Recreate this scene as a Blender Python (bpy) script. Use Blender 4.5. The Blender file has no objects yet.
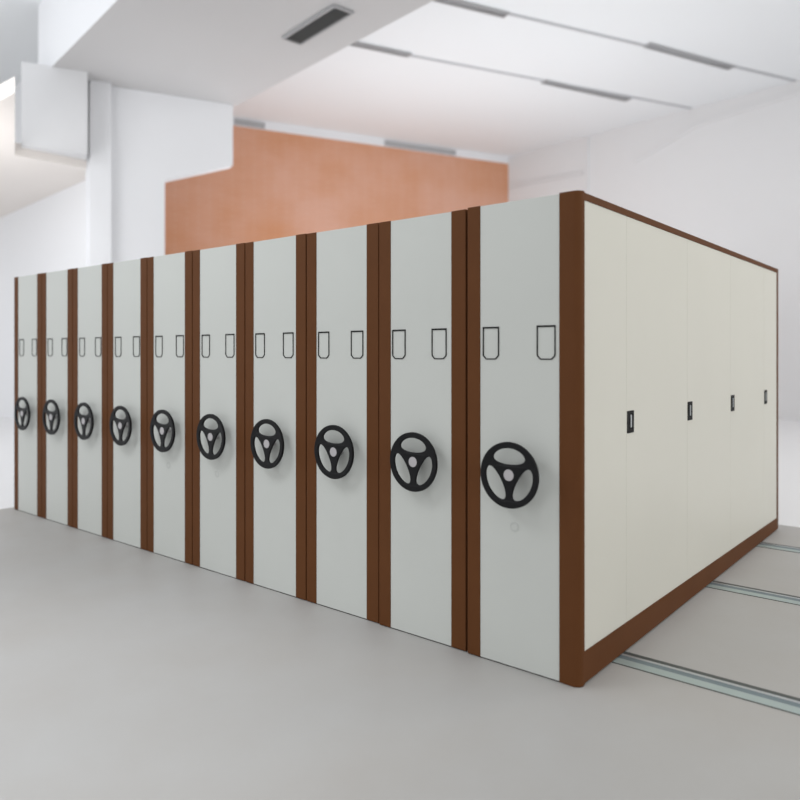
import bpy, bmesh, math
from mathutils import Vector

SC = bpy.context.scene
COL = SC.collection

# ------------------------------------------------------------------ materials
def mat(name, color, rough=0.5, spec=0.5, metallic=0.0, noise=0.0, nscale=3.0, bump=0.0, bscale=60.0, color2=None):
    m = bpy.data.materials.new(name); m.use_nodes = True
    nt = m.node_tree; N = nt.nodes; L = nt.links
    b = N['Principled BSDF']
    b.inputs['Base Color'].default_value = (*color, 1)
    b.inputs['Roughness'].default_value = rough
    b.inputs['Specular IOR Level'].default_value = spec
    b.inputs['Metallic'].default_value = metallic
    tc = N.new('ShaderNodeTexCoord')
    if noise > 0:
        n = N.new('ShaderNodeTexNoise'); n.inputs['Scale'].default_value = nscale; n.inputs['Detail'].default_value = 5
        L.new(tc.outputs['Object'], n.inputs['Vector'])
        mx = N.new('ShaderNodeMix'); mx.data_type = 'RGBA'
        c2 = color2 if color2 else tuple(c * (1 - noise) for c in color)
        mx.inputs['A'].default_value = (*color, 1); mx.inputs['B'].default_value = (*c2, 1)
        L.new(n.outputs['Fac'], mx.inputs['Factor'])
        L.new(mx.outputs['Result'], b.inputs['Base Color'])
    if bump > 0:
        n2 = N.new('ShaderNodeTexNoise'); n2.inputs['Scale'].default_value = bscale
        L.new(tc.outputs['Object'], n2.inputs['Vector'])
        bp = N.new('ShaderNodeBump'); bp.inputs['Strength'].default_value = bump; bp.inputs['Distance'].default_value = 0.002
        L.new(n2.outputs['Fac'], bp.inputs['Height']); L.new(bp.outputs['Normal'], b.inputs['Normal'])
    return m

M = dict(
    panel=mat('grey_cream_paint', (0.575, 0.59, 0.56), 0.42, 0.4, noise=0.10, nscale=1.3, bump=0.05, bscale=25),
    side=mat('warm_cream_paint', (0.66, 0.645, 0.575), 0.42, 0.4, noise=0.06, nscale=1.3, bump=0.05, bscale=25),
    brown=mat('brown_paint', (0.125, 0.047, 0.016), 0.6, 0.10, noise=0.22, nscale=4.0),
    body=mat('carcass_paint', (0.50, 0.50, 0.47), 0.5, 0.3, noise=0.05),
    black=mat('black_plastic', (0.008, 0.008, 0.009), 0.45, 0.16, noise=0.15, nscale=12),
    line=mat('black_trim', (0.008, 0.008, 0.008), 0.55, 0.12, noise=0.1, nscale=12),
    gap_shade=mat('gap_shade_black', (0.012, 0.012, 0.011), 0.8, 0.2, noise=0.1),  # black for the shaded gap below the unit fronts
    cap=mat('grey_cap', (0.44, 0.42, 0.43), 0.4, 0.4, noise=0.05),
    mark=mat('worn_mark', (0.535, 0.55, 0.525), 0.6, 0.3, noise=0.15, nscale=60),
    steel=mat('bright_steel', (0.55, 0.57, 0.58), 0.3, 0.5, 0.6, noise=0.1, nscale=20),
    flange=mat('pale_galvanised_plate', (0.40, 0.475, 0.455), 0.4, 0.5, 0.2, noise=0.25, nscale=9, color2=(0.34, 0.40, 0.39)),
    web=mat('blue_grey_steel', (0.20, 0.25, 0.27), 0.4, 0.5, 0.3, noise=0.2, nscale=9),
    groove=mat('dark_groove_steel', (0.085, 0.095, 0.09), 0.5, 0.4, 0.2, noise=0.2, nscale=9),
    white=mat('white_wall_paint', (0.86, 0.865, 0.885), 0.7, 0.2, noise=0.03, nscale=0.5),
    wall2=mat('pale_grey_wall_paint', (0.78, 0.782, 0.79), 0.7, 0.2, noise=0.03, nscale=0.5),
    ceil=mat('white_ceiling_paint', (0.865, 0.89, 0.91), 0.6, 0.2, noise=0.02, nscale=0.4),
    soffit=mat('shaded_soffit_underside', (0.62, 0.61, 0.61), 0.7, 0.2, noise=0.08, nscale=0.3),  # grey puts the shade under the dropped soffit into its colour
    beige=mat('beige_soffit_paint', (0.84, 0.79, 0.75), 0.7, 0.2, noise=0.04, nscale=0.5),
    groovec=mat('grey_ceiling_joint', (0.50, 0.51, 0.53), 0.7, 0.2, noise=0.04),
    bulk=mat('light_grey_bulkhead_paint', (0.72, 0.72, 0.73), 0.7, 0.2, noise=0.04),
    vent=mat('grey_vent_metal', (0.44, 0.44, 0.45), 0.5, 0.3, noise=0.1),
    ventd=mat('dark_vent_metal', (0.11, 0.115, 0.115), 0.5, 0.3, noise=0.1),
    wfloor=mat('white_floor_coating', (0.84, 0.84, 0.85), 0.5, 0.3, noise=0.03, nscale=0.5),
)

def floor_mat():
    m = bpy.data.materials.new('grey_epoxy_floor'); m.use_nodes = True
    nt = m.node_tree; N = nt.nodes; L = nt.links; b = N['Principled BSDF']
    b.inputs['Specular IOR Level'].default_value = 0.35
    tc = N.new('ShaderNodeTexCoord')
    n = N.new('ShaderNodeTexNoise'); n.inputs['Scale'].default_value = 0.9; n.inputs['Detail'].default_value = 6; n.inputs['Roughness'].default_value = 0.6
    L.new(tc.outputs['Object'], n.inputs['Vector'])
    r = N.new('ShaderNodeValToRGB')
    r.color_ramp.elements[0].position = 0.3; r.color_ramp.elements[0].color = (0.405, 0.388, 0.368, 1)
    r.color_ramp.elements[1].position = 0.7; r.color_ramp.elements[1].color = (0.435, 0.430, 0.420, 1)
    L.new(n.outputs['Fac'], r.inputs['Fac']); L.new(r.outputs['Color'], b.inputs['Base Color'])
    n2 = N.new('ShaderNodeTexNoise'); n2.inputs['Scale'].default_value = 2.2; n2.inputs['Detail'].default_value = 4
    L.new(tc.outputs['Object'], n2.inputs['Vector'])
    mr = N.new('ShaderNodeMapRange'); mr.inputs['To Min'].default_value = 0.42; mr.inputs['To Max'].default_value = 0.6
    L.new(n2.outputs['Fac'], mr.inputs['Value']); L.new(mr.outputs['Result'], b.inputs['Roughness'])
    return m
M['floor'] = floor_mat()

def brick_mat():
    m = bpy.data.materials.new('terracotta_brick'); m.use_nodes = True
    nt = m.node_tree; N = nt.nodes; L = nt.links; b = N['Principled BSDF']
    b.inputs['Roughness'].default_value = 0.75
    tc = N.new('ShaderNodeTexCoord')
    br = N.new('ShaderNodeTexBrick'); br.inputs['Scale'].default_value = 1.0
    br.inputs['Color1'].default_value = (0.66, 0.31, 0.19, 1); br.inputs['Color2'].default_value = (0.62, 0.28, 0.165, 1)
    br.inputs['Mortar'].default_value = (0.66, 0.40, 0.29, 1)
    br.inputs['Brick Width'].default_value = 0.25; br.inputs['Row Height'].default_value = 0.08; br.inputs['Mortar Size'].default_value = 0.008
    mp = N.new('ShaderNodeMapping'); mp.inputs['Rotation'].default_value = (math.pi / 2, 0, 0)
    L.new(tc.outputs['Object'], mp.inputs['Vector']); L.new(mp.outputs['Vector'], br.inputs['Vector'])
    n = N.new('ShaderNodeTexNoise'); n.inputs['Scale'].default_value = 0.45; n.inputs['Detail'].default_value = 4
    L.new(tc.outputs['Object'], n.inputs['Vector'])
    r = N.new('ShaderNodeValToRGB')
    r.color_ramp.elements[0].position = 0.35; r.color_ramp.elements[0].color = (0.61, 0.27, 0.12, 1)
    r.color_ramp.elements[1].position = 0.68; r.color_ramp.elements[1].color = (0.72, 0.43, 0.33, 1)
    L.new(n.outputs['Fac'], r.inputs['Fac'])
    mx = N.new('ShaderNodeMix'); mx.data_type = 'RGBA'; mx.inputs['Factor'].default_value = 0.6
    L.new(br.outputs['Color'], mx.inputs['A']); L.new(r.outputs['Color'], mx.inputs['B'])
    L.new(mx.outputs['Result'], b.inputs['Base Color'])
    return m
M['brick'] = brick_mat()

# ------------------------------------------------------------------ mesh helpers
def link(name, bm, m, parent=None, smooth=False):
    me = bpy.data.meshes.new(name); bmesh.ops.recalc_face_normals(bm, faces=bm.faces[:]); bm.to_mesh(me); bm.free()
    if not isinstance(m, (list, tuple)): m = [m]
    for x in m: me.materials.append(x)
    if smooth:
        for p in me.polygons: p.use_smooth = True
    o = bpy.data.objects.new(name, me); COL.objects.link(o)
    if parent: o.parent = parent
    return o

def bx(bm, x0, x1, y0, y1, z0, z1, bev=0.0, seg=2, mi=0):
    v = [bm.verts.new(p) for p in ((x0,y0,z0),(x1,y0,z0),(x1,y1,z0),(x0,y1,z0),(x0,y0,z1),(x1,y0,z1),(x1,y1,z1),(x0,y1,z1))]
    fs = [bm.faces.new([v[i] for i in q]) for q in ((0,3,2,1),(4,5,6,7),(0,1,5,4),(1,2,6,5),(2,3,7,6),(3,0,4,7))]
    for f in fs: f.material_index = mi
    if bev > 0:
        es = list({e for f in fs for e in f.edges})
        bmesh.ops.bevel(bm, geom=es, offset=bev, segments=seg, affect='EDGES', profile=0.5)

def box(name, dims, m, parent=None, bev=0.0, seg=2):
    bm = bmesh.new(); bx(bm, *dims, bev=bev, seg=seg); return link(name, bm, m, parent)

def prism(name, pts, z0, z1, m, parent=None):
    """Vertical prism over a plan polygon."""
    bm = bmesh.new()
    a = [bm.verts.new((x, y, z0)) for x, y in pts]; b = [bm.verts.new((x, y, z1)) for x, y in pts]
    bm.faces.new(a[::-1]); bm.faces.new(b)
    for i in range(len(pts)):
        j = (i + 1) % len(pts); bm.faces.new((a[i], a[j], b[j], b[i]))
    return link(name, bm, m, parent)

def wall_prism(name, P, D, prof, t, m):
    """Profile (s along D, z) pushed back by thickness t, away from the room."""
    D = Vector(D).normalized(); Nn = Vector((-D.y, D.x)) * t
    bm = bmesh.new()
    a = [bm.verts.new((P[0] + D.x*s, P[1] + D.y*s, z)) for s, z in prof]
    b = [bm.verts.new((P[0] + D.x*s + Nn.x, P[1] + D.y*s + Nn.y, z)) for s, z in prof]
    bm.faces.new(a); bm.faces.new(b[::-1])
    for i in range(len(prof)):
        j = (i + 1) % len(prof); bm.faces.new((a[i], b[i], b[j], a[j]))
    return link(name, bm, m)

def struct(o): o['kind'] = 'structure'; return o
def empty(name, loc, label, cat, group=None):
    o = bpy.data.objects.new(name, None); o.location = loc; o.empty_display_size = 0.2; COL.objects.link(o)
    o['label'] = label; o['category'] = cat
    if group: o['group'] = group
    return o

def cyl(bm, c, r, y0, y1, n=32, bev=0.0):
    a = [bm.verts.new((c[0] + r*math.cos(2*math.pi*i/n), y0, c[1] + r*math.sin(2*math.pi*i/n))) for i in range(n)]
    b = [bm.verts.new((c[0] + r*math.cos(2*math.pi*i/n), y1, c[1] + r*math.sin(2*math.pi*i/n))) for i in range(n)]
    f1 = bm.faces.new(a); f2 = bm.faces.new(b[::-1])
    for i in range(n):
        j = (i+1) % n; bm.faces.new((a[j], a[i], b[i], b[j]))
    if bev: bmesh.ops.bevel(bm, geom=list(f1.edges), offset=bev, segments=3, affect='EDGES', profile=0.5)

# ------------------------------------------------------------------ handwheel mesh (three rounded openings, centre hole)
R = 0.160
def wheel_mesh():
    cu = bpy.data.curves.new('wheel_outline', 'CURVE'); cu.dimensions = '2D'; cu.fill_mode = 'BOTH'
    cu.extrude = 0.0025; cu.bevel_depth = 0.0045; cu.bevel_resolution = 3
    def spl(pts):
        s = cu.splines.new('POLY'); s.points.add(len(pts) - 1); s.use_cyclic_u = True
        for p, q in zip(s.points, pts): p.co = (q[0], q[1], 0, 1)
    off = 0.0045          # the rounding grows outwards
    n = 96
    spl([((R-off)*math.cos(2*math.pi*i/n), (R-off)*math.sin(2*math.pi*i/n)) for i in range(n)])
    a, b = 0.55*R + off, 0.245*R + off
    for k in range(3):
        w = 2*math.pi*k/3; pts = []
        for i in range(56):
            t = 2*math.pi*i/56
            x = a*math.cos(t); y = 0.565*R + b*math.sin(t) - 0.05*R*(math.cos(t)**2)
            pts.append((x*math.cos(w) - y*math.sin(w), x*math.sin(w) + y*math.cos(w)))
        spl(pts[::-1])
    o = bpy.data.objects.new('wheel_tmp', cu); COL.objects.link(o)
    bpy.context.view_layer.update()
    dg = bpy.context.evaluated_depsgraph_get()
    me = bpy.data.meshes.new_from_object(o.evaluated_get(dg), depsgraph=dg)
    bpy.data.objects.remove(o)
    bm = bmesh.new(); bm.from_mesh(me)
    bmesh.ops.remove_doubles(bm, verts=bm.verts[:], dist=0.0002)
    for v in bm.verts:                      # stand upright; dish the middle back a little and thicken the rim
        x, y, z = v.co
        r = math.hypot(x, y)
        thick = 1.0 + 0.35*max(0, (r - 0.7*R)/(0.3*R))
        dish = 0.003*max(0.0, 1 - (r/(0.85*R))**2)
        v.co = (x, -z*thick + dish, y)
    return bm

UW = 0.6055      # pitch of the units
H = 2.30
GAP = 0.004

def make_unit(w, first=False):
    """One mobile unit; its near right foot corner is the origin, it runs to -x (width) and +y (depth)."""
    r = bpy.data.objects.new('mobile_shelving_unit', None); COL.objects.link(r)
    top = H + 0.003 if first else H
    xl, xr = -w + GAP, (-GAP if not first else 0.0)
    pr, pl = (-0.105 if first else -0.097), -w + (0.082 if first else 0.090)
    zb = 0.016
    box('carcass', (xl + 0.002, xr - (0.014 if first else 0.002), 0.024, 3.915, zb, top - 0.004), M['body'], r)
    box('front_panel', (pl - 0.003, pr - (0.010 if first else -0.003), 0.0, 0.022, 0.0055, top - 0.002), M['panel'], r, bev=0.0015)
    # the two brown edge posts
    box('edge_post', (xl, pl, -0.004, 0.024, 0.004, top), M['brown'], r, bev=0.004, seg=3)
    if first:
        bm = bmesh.new()
        v = [(pr, -0.004), (pr, 0.041), (0.0, 0.041)]
        v[-1] = (0.0015, 0.042)
        rad = 0.034
        for i in range(9):
            t = -math.pi/2*i/8
            v.append((0.0015 - rad + rad*math.cos(t), -0.004 + rad + rad*math.sin(t)))
        a = [bm.verts.new((x, y, 0.001)) for x, y in v]; b = [bm.verts.new((x, y, top + 0.002)) for x, y in v]
        f0 = bm.faces.new(a); f1 = bm.faces.new(b[::-1])
        for i in range(len(v)):
            j = (i+1) % len(v); bm.faces.new((a[i], a[j], b[j], b[i]))
        bmesh.ops.bevel(bm, geom=list(f0.edges), offset=0.006, segments=3, affect='EDGES', profile=0.5)
        o = link('corner_post', bm, M['brown'], r)
        o['label'] = 'wider rounded brown corner post'
    else:
        box('edge_post', (pr, xr, -0.004, 0.024, 0.004, top), M['brown'], r, bev=0.004, seg=3)
    box('gap_shade_strip', (xl + 0.004, (pr if first else xr) - 0.004, 0.002, 0.02, 0.001, 0.006), M['gap_shade'], r)  # black strip added for the shade in the gap under the front
    # the two label holders: black outline with clipped lower corners
    for (a0, a1) in (((-0.237, -0.138), (-0.544, -0.449)) if first else ((-0.226, -0.128), (-0.503, -0.408))):
        bm = bmesh.new(); z0, z1, c, t, tt = 1.520, 1.684, 0.019, 0.0052, 0.0080
        out = [(a0, z1), (a0, z0 + c), (a0 + c, z0), (a1 - c, z0), (a1, z0 + c), (a1, z1)]
        k = t * 0.42
        inn = [(a0 + t, z1 - tt), (a0 + t, z0 + c + k), (a0 + c + k, z0 + t), (a1 - c - k, z0 + t), (a1 - t, z0 + c + k), (a1 - t, z1 - tt)]
        vs = [[bm.verts.new((x, y, z)) for x, z in ring] for ring, y in ((out, -0.004), (inn, -0.004), (out, 0.0), (inn, 0.0))]
        for i in range(6):
            j = (i+1) % 6
            bm.faces.new((vs[0][i], vs[0][j], vs[1][j], vs[1][i])); bm.faces.new((vs[0][i], vs[2][i], vs[2][j], vs[0][j]))
            bm.faces.new((vs[1][i], vs[1][j], vs[3][j], vs[3][i])); bm.faces.new((vs[2][i], vs[3][i], vs[3][j], vs[2][j]))
        link('label_holder', bm, M['line'], r)
    # handwheel
    cx, cz = (-0.340 if first else -w/2 - 0.002), (0.964 if first else 0.966)
    hw = link('handwheel', wheel_mesh(), M['black'], r)
    hw.location = (cx, (-0.086 if first else -0.062), cz)
    for p in hw.data.polygons: p.use_smooth = False
    bm = bmesh.new(); cyl(bm, (0, 0), 0.028, -0.006, 0.010, 32, 0.002)
    link('hub_cap', bm, M['cap'], hw)
    bm = bmesh.new(); cyl(bm, (0, 0), 0.018, 0.0102, 0.0855 if first else 0.0615, 24)
    link('shaft', bm, M['cap'], hw)
    return r

def add_plate(r, w, z=0.705, dx=-0.01):
    bm = bmesh.new(); n = 28; cx = -w/2 + dx
    a = [bm.verts.new((cx + 0.024*math.cos(2*math.pi*i/n), -0.0012, z + 0.024*math.sin(2*math.pi*i/n))) for i in range(n)]
    b = [bm.verts.new((cx + 0.016*math.cos(2*math.pi*i/n), -0.0012, z + 0.014*math.sin(2*math.pi*i/n))) for i in range(n)]
    c = [bm.verts.new((cx + 0.025*math.cos(2*math.pi*i/n), 0.0, z + 0.025*math.sin(2*math.pi*i/n))) for i in range(n)]
    for i in range(n):
        j = (i+1) % n; bm.faces.new((a[i], a[j], b[j], b[i])); bm.faces.new((a[i], c[i], c[j], a[j]))
    o = link('worn_mark', bm, M['mark'], r); o['label'] = 'faint round worn mark below the wheel'
    return o

def copy_tree(o, parent=None):
    c = o.copy(); COL.objects.link(c); c.parent = parent
    for ch in list(o.children): copy_tree(ch, c)
    return c

GROUP = 'mobile shelving units in the compact row'
def tagu(o, label):
    o['label'] = label; o['category'] = 'shelving unit'; o['group'] = GROUP

# --- the end unit with its panelled side
W1 = 0.6418
u1 = make_unit(W1, True)
for ch in u1.children:                                 # its front stands slightly proud of the row
    ch.location.y -= 0.018
    if not ch.name.startswith(('corner_post', 'carcass')): ch.location.x += 0.012
tagu(u1, 'end mobile shelving unit at the near corner, with cream panelled side and recessed black pulls')
add_plate(u1, W1, z=0.695, dx=-0.028).location.y = -0.018
L = 3.921
ys = [0.024, 0.528, 1.487, 2.443, 3.425, 3.868]
def zbt(y): return 0.160 + (0.112 - 0.160) * y / L      # upper edge of the base trim
for i in range(5):
    bm = bmesh.new(); y0, y1 = ys[i] + (0.0004 if i else 0), ys[i+1] - 0.0004
    a = [bm.verts.new((-0.012, y, z)) for y, z in ((y0, zbt(y0) - 0.004), (y1, zbt(y1) - 0.004), (y1, 2.266), (y0, 2.266))]
    b = [bm.verts.new((-0.002, q.co.y, q.co.z)) for q in a]
    bm.faces.new(a); f = bm.faces.new(b[::-1])
    for k in range(4): bm.faces.new((a[k], a[(k+1) % 4], b[(k+1) % 4], b[k]))
    bmesh.ops.bevel(bm, geom=list(f.edges), offset=0.0008, segments=2, affect='EDGES')
    sp = link('side_panel', bm, M['side'], u1)
    if i:
        # recessed pull: black frame, dark well, bright finger lip
        y0 = ys[i] + 0.006; yy = y0 + 0.086; z0, z1 = 1.134, 1.250
        bm = bmesh.new()
        bx(bm, -0.002, 0.0015, y0, y0 + 0.020, z0, z1); bx(bm, -0.002, 0.0015, yy - 0.020, yy, z0, z1)
        bx(bm, -0.002, 0.0015, y0 + 0.020, yy - 0.020, z1 - 0.018, z1); bx(bm, -0.002, 0.0015, y0 + 0.020, yy - 0.020, z0, z0 + 0.020)
        bx(bm, -0.002, -0.0008, y0 + 0.020, yy - 0.020, z0 + 0.020, z1 - 0.018)
        h = link('recessed_pull', bm, M['line'], sp)
        box('finger_lip', (-0.0008, 0.0028, y0 + 0.040, y0 + 0.054, z0 + 0.028, z1 - 0.022), M['steel'], h)
for ob in list(COL.objects):                       # finger lip belongs one level up (thing > part > sub-part)
    if ob.name.startswith('finger_lip'): ob.parent = ob.parent.parent
box('top_trim', (-0.014, 0.0015, 0.024, L, 2.264, H), M['brown'], u1, bev=0.002)
bm = bmesh.new()
a = [bm.verts.new((-0.014, y, z)) for y, z in ((0.024, 0.0125), (L, 0.0125), (L, zbt(L)), (0.024, zbt(0.024)))]
b = [bm.verts.new((0.0015, q.co.y, q.co.z)) for q in a]
bm.faces.new(a); bm.faces.new(b[::-1])
for k in range(4): bm.faces.new((a[k], a[(k+1) % 4], b[(k+1) % 4], b[k]))
link('base_trim', bm, M['brown'], u1)
box('rear_trim', (-0.014, 0.0015, 3.868, L, zbt(3.87), 2.264), M['brown'], u1, bev=0.002)

# --- the nine plain units
labels = [
    'second mobile shelving unit from the near corner, handwheel on grey-cream front between brown posts',
    'third mobile shelving unit from the near corner, plain front under a black handwheel',
    'fourth mobile shelving unit from the near corner, plain front under a black handwheel',
    'fifth mobile shelving unit from the near corner, faint worn mark below its handwheel',
    'sixth mobile shelving unit from the near corner, faint worn mark below its handwheel',
    'fourth mobile shelving unit from the far end, slim grey-cream front between brown posts',
    'third mobile shelving unit from the far end, slim grey-cream front between brown posts',
    'mobile shelving unit next to the last one at the far end of the row',
    'last mobile shelving unit at the far end of the row, dark outer edge',
]
u = make_unit(UW)
for i, lb in enumerate(labels):
    o = u if i == 0 else copy_tree(u)
    o.location = (-W1 - UW * i + (0.003 if i == 0 else 0), -0.008 if i == 0 else 0, 0)
    o.scale.z = 1 + 0.001 * i
    tagu(o, lb)
    for ch in o.children:                          # the wheels farther along sit a touch higher
        if ch.name.startswith('label_holder'):
            ch.location.x += 0.004 * min(i, 5)
        if ch.name.startswith('handwheel'):
            k = max(0, i - 2) / 6
            ch.location.x += 0.026 * k; ch.location.z += 0.004 * k
bpy.context.view_layer.update()
units = sorted([o for o in COL.objects if o.type == 'EMPTY'], key=lambda o: -o.location.x)
for k in (4, 5): add_plate(units[k], UW, z=0.70)

# ------------------------------------------------------------------ floor rails
RN = [('nearest', 0.355), ('middle', 1.880), ('farthest', 3.200)]
for nm, y0 in RN:
    t = empty('floor_rail', (-2.0, y0, 0),
              {'nearest': 'galvanised floor rail nearest the near corner post, running out under the shelving',
               'middle': 'galvanised floor rail between the other two, halfway along the panelled side',
               'farthest': 'galvanised floor rail farthest back, by the rear corner of the panelled side'}[nm], 'rail', 'steel rails the shelving rolls on')
    x0, x1 = -4.2, 5.5
    def strip(name, prof, m):
        bm = bmesh.new()
        a = [bm.verts.new((x0, y, z)) for y, z in prof]; b = [bm.verts.new((x1, y, z)) for y, z in prof]
        bm.faces.new(a); bm.faces.new(b[::-1])
        for i in range(len(prof)):
            j = (i+1) % len(prof); bm.faces.new((a[i], a[j], b[j], b[i]))
        return link(name, bm, m, t)
    strip('base_plate', [(0, 0), (0.160, 0), (0.160, 0.003), (0, 0.003)], M['flange'])
    strip('edge_seal', [(-0.004, 0), (0, 0), (0, 0.0035), (-0.004, 0.0035)], M['groove'])
    strip('track_wall', [(0.066, 0.003), (0.098, 0.003), (0.098, 0.007)], M['web'])
    strip('track_bar', [(0.098, 0.003), (0.116, 0.003), (0.116, 0.009), (0.098, 0.0085)], M['steel'])
    strip('groove', [(0.116, 0.003), (0.160, 0.003), (0.160, 0.005), (0.116, 0.005)], M['groove'])

# ------------------------------------------------------------------ the hall
A = Vector((-0.98781, 0.15568)); B = Vector((0.41481, 0.90991))
struct(prism('floor', [(-6.2, -14), (14, -14), (14, 4.14), (-6.2, 4.14)], -0.2, 0.0, M['floor']))
struct(prism('floor_far', [(-6.2, -14), (-6.2, 4.14), (14, 4.14), (14, 24), (-24, 24), (-24, -14)], -0.2, 0.0, M['wfloor']))
struct(prism('ceiling', [(-22, -4), (9, -4), (9, 22), (-22, 22)], 8.0, 8.25, M['ceil']))
CR = (-10.77, 17.30)
DA = Vector((0.98816, -0.15340))
struct(wall_prism('wall_back', CR, DA, [(0, 0), (19, 0), (19, 8), (0, 8)], 0.3, M['wall2']))
struct(wall_prism('wall_brick', CR, B, [(-13.2, 0), (0, 0), (0, 7.78), (-13.2, 7.78)], 0.3, M['brick']))
struct(wall_prism('trim_1', CR, B, [(-13.2, 7.78), (0, 7.78), (0, 8.0), (-13.2, 8.0)], 0.3, M['white']))
P1 = (-11.862, 2.786)
struct(wall_prism('wall_partition', P1, B, [(0.8, 0), (2.2, 0), (2.2, 4.94), (3.52, 5.38), (3.52, 6.62), (0.8, 6.62)], 0.3, M['white']))
P1v = Vector(P1); P2v = P1v + B*3.52
n0 = Vector((B.y, -B.x))                                   # from the partition towards the hall
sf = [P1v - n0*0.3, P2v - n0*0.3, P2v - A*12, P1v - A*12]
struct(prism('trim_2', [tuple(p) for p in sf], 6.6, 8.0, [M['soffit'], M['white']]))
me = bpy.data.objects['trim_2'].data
for p in me.polygons: p.material_index = 0 if p.normal.z < -0.5 else 1  # shade-toned grey on the downward face, white on the rest
# pilaster and bulkhead on the partition
def on_part(s0, s1, d, z0, z1, name, m):
    q = [P1v + B*s0, P1v + B*s1, P1v + B*s1 + n0*d, P1v + B*s0 + n0*d]
    return struct(prism(name, [tuple(p) for p in q], z0, z1, m))
on_part(0.85, 1.22, 0.16, 0, 6.6, 'trim_3', M['white'])
on_part(-0.25, 0.80, 0.55, 5.15, 6.6, 'trim_4', M['bulk'])
# lower beige ceiling of the side bay and the white wall that closes it
struct(prism('trim_5', [(-22, 5.05), (-11.5, 3.95), (-11.6, 2.28), (-8.5, 1.0), (-12.25, 1.0), (-22, 1.0)], 5.0, 5.22, M['beige']))
struct(prism('wall_left', [(-22, 4.95), (-11.75, 3.88), (-11.75, 4.2), (-22, 5.25)], 0, 8.0, M['white']))
# ceiling joints
def bar(name, p, q, w, z0, z1, m, parent=None):
    p = Vector(p); q = Vector(q); d = (q-p).normalized(); n = Vector((-d.y, d.x))*w/2
    return prism(name, [tuple(p+n), tuple(p-n), tuple(q-n), tuple(q+n)], z0, z1, m, parent)
struct(bar('trim_6', (-9.6, 6.25), (-4.65, 16.3), 0.09, 7.985, 8.0, M['groovec']))
struct(bar('trim_7', (-7.6, 4.6), (-2.15, 15.9), 0.09, 7.985, 8.0, M['groovec']))
struct(wall_prism('trim_8', (-7.85, 16.845), DA, [(0, 0), (0.10, 0), (0.10, 8), (0, 8)], -0.05, M['wall2']))
struct(wall_prism('trim_9', (-10.70, 17.28), DA, [(0, 6.98), (2.8, 6.9), (2.8, 6.97), (0, 7.05)], -0.05, M['wall2']))
struct(wall_prism('trim_10', CR, DA, [(4.59, 6.90), (6.42, 7.50), (8.83, 7.66), (12, 7.7), (12, 7.78), (8.8, 7.76), (6.35, 7.60), (4.5, 6.98)], -0.04, M['wall2']))
# linear air diffusers
GV = 'linear air diffusers in the hall ceiling'
def diffuser(p, q, w, label, z=8.0):
    c = (Vector(p) + Vector(q)) / 2; d = Vector(q) - Vector(p); ln = d.length
    t = empty('ceiling_vent', (c.x, c.y, z), label, 'vent', GV); t.rotation_euler.z = math.atan2(d.y, d.x)
    bm = bmesh.new(); h = ln/2
    bx(bm, -h, h, -w/2, -w/2 + 0.03, -0.04, 0); bx(bm, -h, h, w/2 - 0.03, w/2, -0.04, 0)
    bx(bm, -h, -h + 0.03, -w/2 + 0.03, w/2 - 0.03, -0.04, 0); bx(bm, h - 0.03, h, -w/2 + 0.03, w/2 - 0.03, -0.04, 0)
    link('frame', bm, M['vent'], t)
    bm = bmesh.new(); k = max(2, int(w/0.07))
    for i in range(k):
        yy = -w/2 + 0.03 + (w - 0.06)*(i + 0.5)/k
        bx(bm, -h + 0.03, h - 0.03, yy - 0.008, yy + 0.008, -0.035, -0.004)
    bx(bm, -h + 0.03, h - 0.03, -w/2 + 0.03, w/2 - 0.03, -0.004, 0)
    link('louvre', bm, M['ventd'] if w > 0.3 else M['vent'], t)
    return t
diffuser((-4.10, 11.70), (-3.08, 14.10), 0.20, 'slim grey ceiling vent above the panelled side, nearest the back wall on the right joint')
diffuser((-6.72, 12.15), (-5.66, 14.60), 0.20, 'slim grey ceiling vent above the brown corner post, on the joint nearer the brick wall')
diffuser((-9.0, 7.2), (-8.22, 8.98), 0.20, 'short grey ceiling vent emerging from behind the dropped grey soffit')
diffuser((-6.5, 6.9), (-5.66, 8.72), 0.20, 'slim grey ceiling vent on the right joint, close to the dropped grey soffit')
diffuser((-7.24, 4.72), (-5.83, 4.47), 0.36, 'dark rectangular air vent set in the grey underside of the dropped soffit', 6.6)
for k, (s0, s1) in enumerate(((-8.95, -8.1), (-4.45, -2.0))):
    o = wall_prism('wall_vent', CR, B, [(s0, 7.80), (s1, 7.80), (s1, 7.96), (s0, 7.96)], -0.03, M['vent'])
    o['label'] = ('short grey slot vent in the white band above the brick, beside the white partition',
                  'long grey slot vent in the white band over the middle of the brick wall')[k]
    o['category'] = 'vent'; o['group'] = 'slot vents over the brick wall'

# ------------------------------------------------------------------ light
w = bpy.data.worlds.new('daylight'); SC.world = w; w.use_nodes = True
bg = w.node_tree.nodes['Background']; bg.inputs['Color'].default_value = (0.97, 0.985, 1.0, 1); bg.inputs['Strength'].default_value = 1.0

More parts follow.
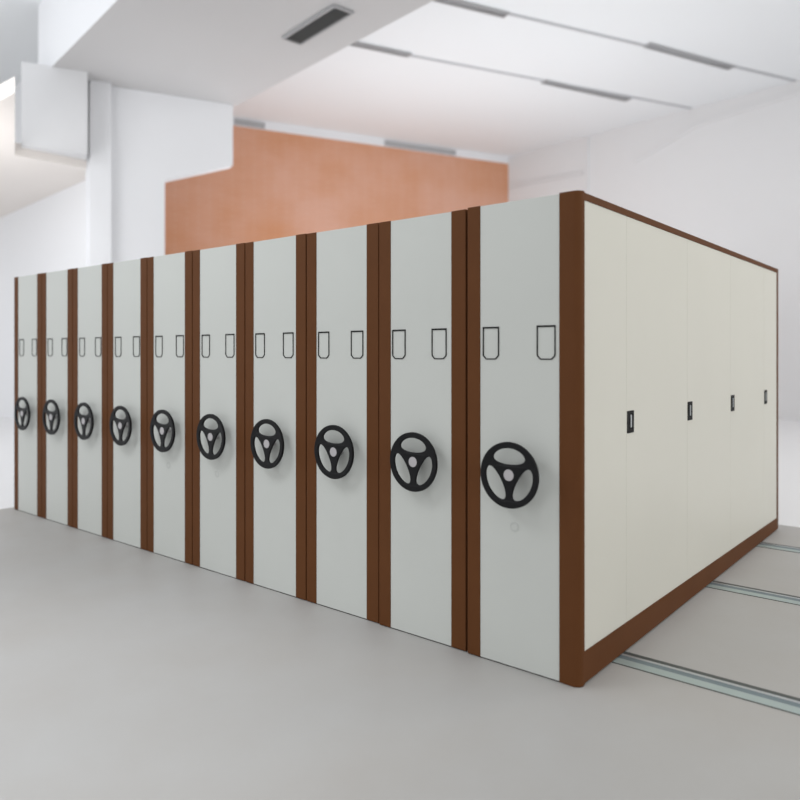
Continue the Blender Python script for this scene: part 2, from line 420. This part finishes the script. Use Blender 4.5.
def area(name, loc, target, size, power, color=(1, 1, 1), sy=None):
    l = bpy.data.lights.new(name, 'AREA'); l.energy = power; l.color = color; l.shape = 'RECTANGLE'; l.size = size; l.size_y = sy or size
    o = bpy.data.objects.new(name, l); COL.objects.link(o); o.location = loc
    o.rotation_euler = (Vector(target) - Vector(loc)).to_track_quat('-Z', 'Y').to_euler()
    return o
area('aisle_fill', (-3.2, -2.8, 4.2), (-3.2, -2.0, 0), 1.6, 52, (0.93, 0.96, 1))  # added fill without a fixture, lightens the floor on the left
sl_ = bpy.data.lights.new('floor_pool_fill', 'SPOT'); sl_.energy = 300; sl_.spot_size = math.radians(58); sl_.spot_blend = 1.0; sl_.shadow_soft_size = 0.35; sl_.color = (0.90, 0.94, 1.0)  # unseen spot added to imitate floor glare with a pool of light
so = bpy.data.objects.new('floor_pool_fill', sl_); COL.objects.link(so); so.location = (-1.5, -2.6, 4.6)
so.rotation_euler = (Vector((-1.7, -1.95, 0)) - Vector(so.location)).to_track_quat('-Z', 'Y').to_euler()
area('hall_ceiling_fill', (-7.0, 11.5, 2.2), (-7.0, 11.5, 8), 5.0, 130, (0.95, 0.975, 1))  # unseen fill aimed up to brighten the hall ceiling
area('brick_side_ceiling_fill', (-10.5, 8.5, 2.2), (-10.0, 8.5, 8), 4.0, 105, (0.95, 0.975, 1))  # second added upward fill, for the ceiling near the brick
area('side_bay_ceiling_fill', (-11.0, -0.5, 3.0), (-11.5, 0.5, 8), 2.5, 90)  # added to lift the ceiling over the side bay, no lamp there
area('front_ceiling_fill', (-3.0, 7.5, 2.6), (-4.0, 9.5, 8), 3.0, 60)  # extra unseen fill thrown up at the nearer part of the hall ceiling
area('side_bay_fill', (-9.5, -2.5, 5.5), (-11.5, 2.5, 1.0), 3.0, 120, (0.95, 0.97, 1))  # added fill brightening the partition and far left, source unseen
area('side_face_fill', (5.5, 1.0, 5.2), (0.2, 2.0, 0.3), 2.5, 95, (1, 0.97, 0.91))  # made-up source lifting the panelled side and the floor beside it
area('hall_right_fill', (4.0, 8.0, 7.7), (2.0, 8.0, 0), 4.0, 260, (1, 0.97, 0.92))  # added fill above the right of the hall, for the back wall

# ------------------------------------------------------------------ camera
cd = bpy.data.cameras.new('camera'); cam = bpy.data.objects.new('camera', cd); COL.objects.link(cam); SC.camera = cam
cam.location = (1.4766, -3.1195, 1.5422)
cam.rotation_euler = (math.pi/2, 0, 0.6892)
cd.sensor_width = 36; cd.lens = 721.98/800*36; cd.shift_y = -44.97/800
cd.dof.use_dof = True; cd.dof.focus_distance = 4.3; cd.dof.aperture_fstop = 1.0

SC.view_settings.view_transform = 'Standard'; SC.view_settings.look = 'None'
SC.view_settings.exposure = 0.0; SC.view_settings.gamma = 1.0
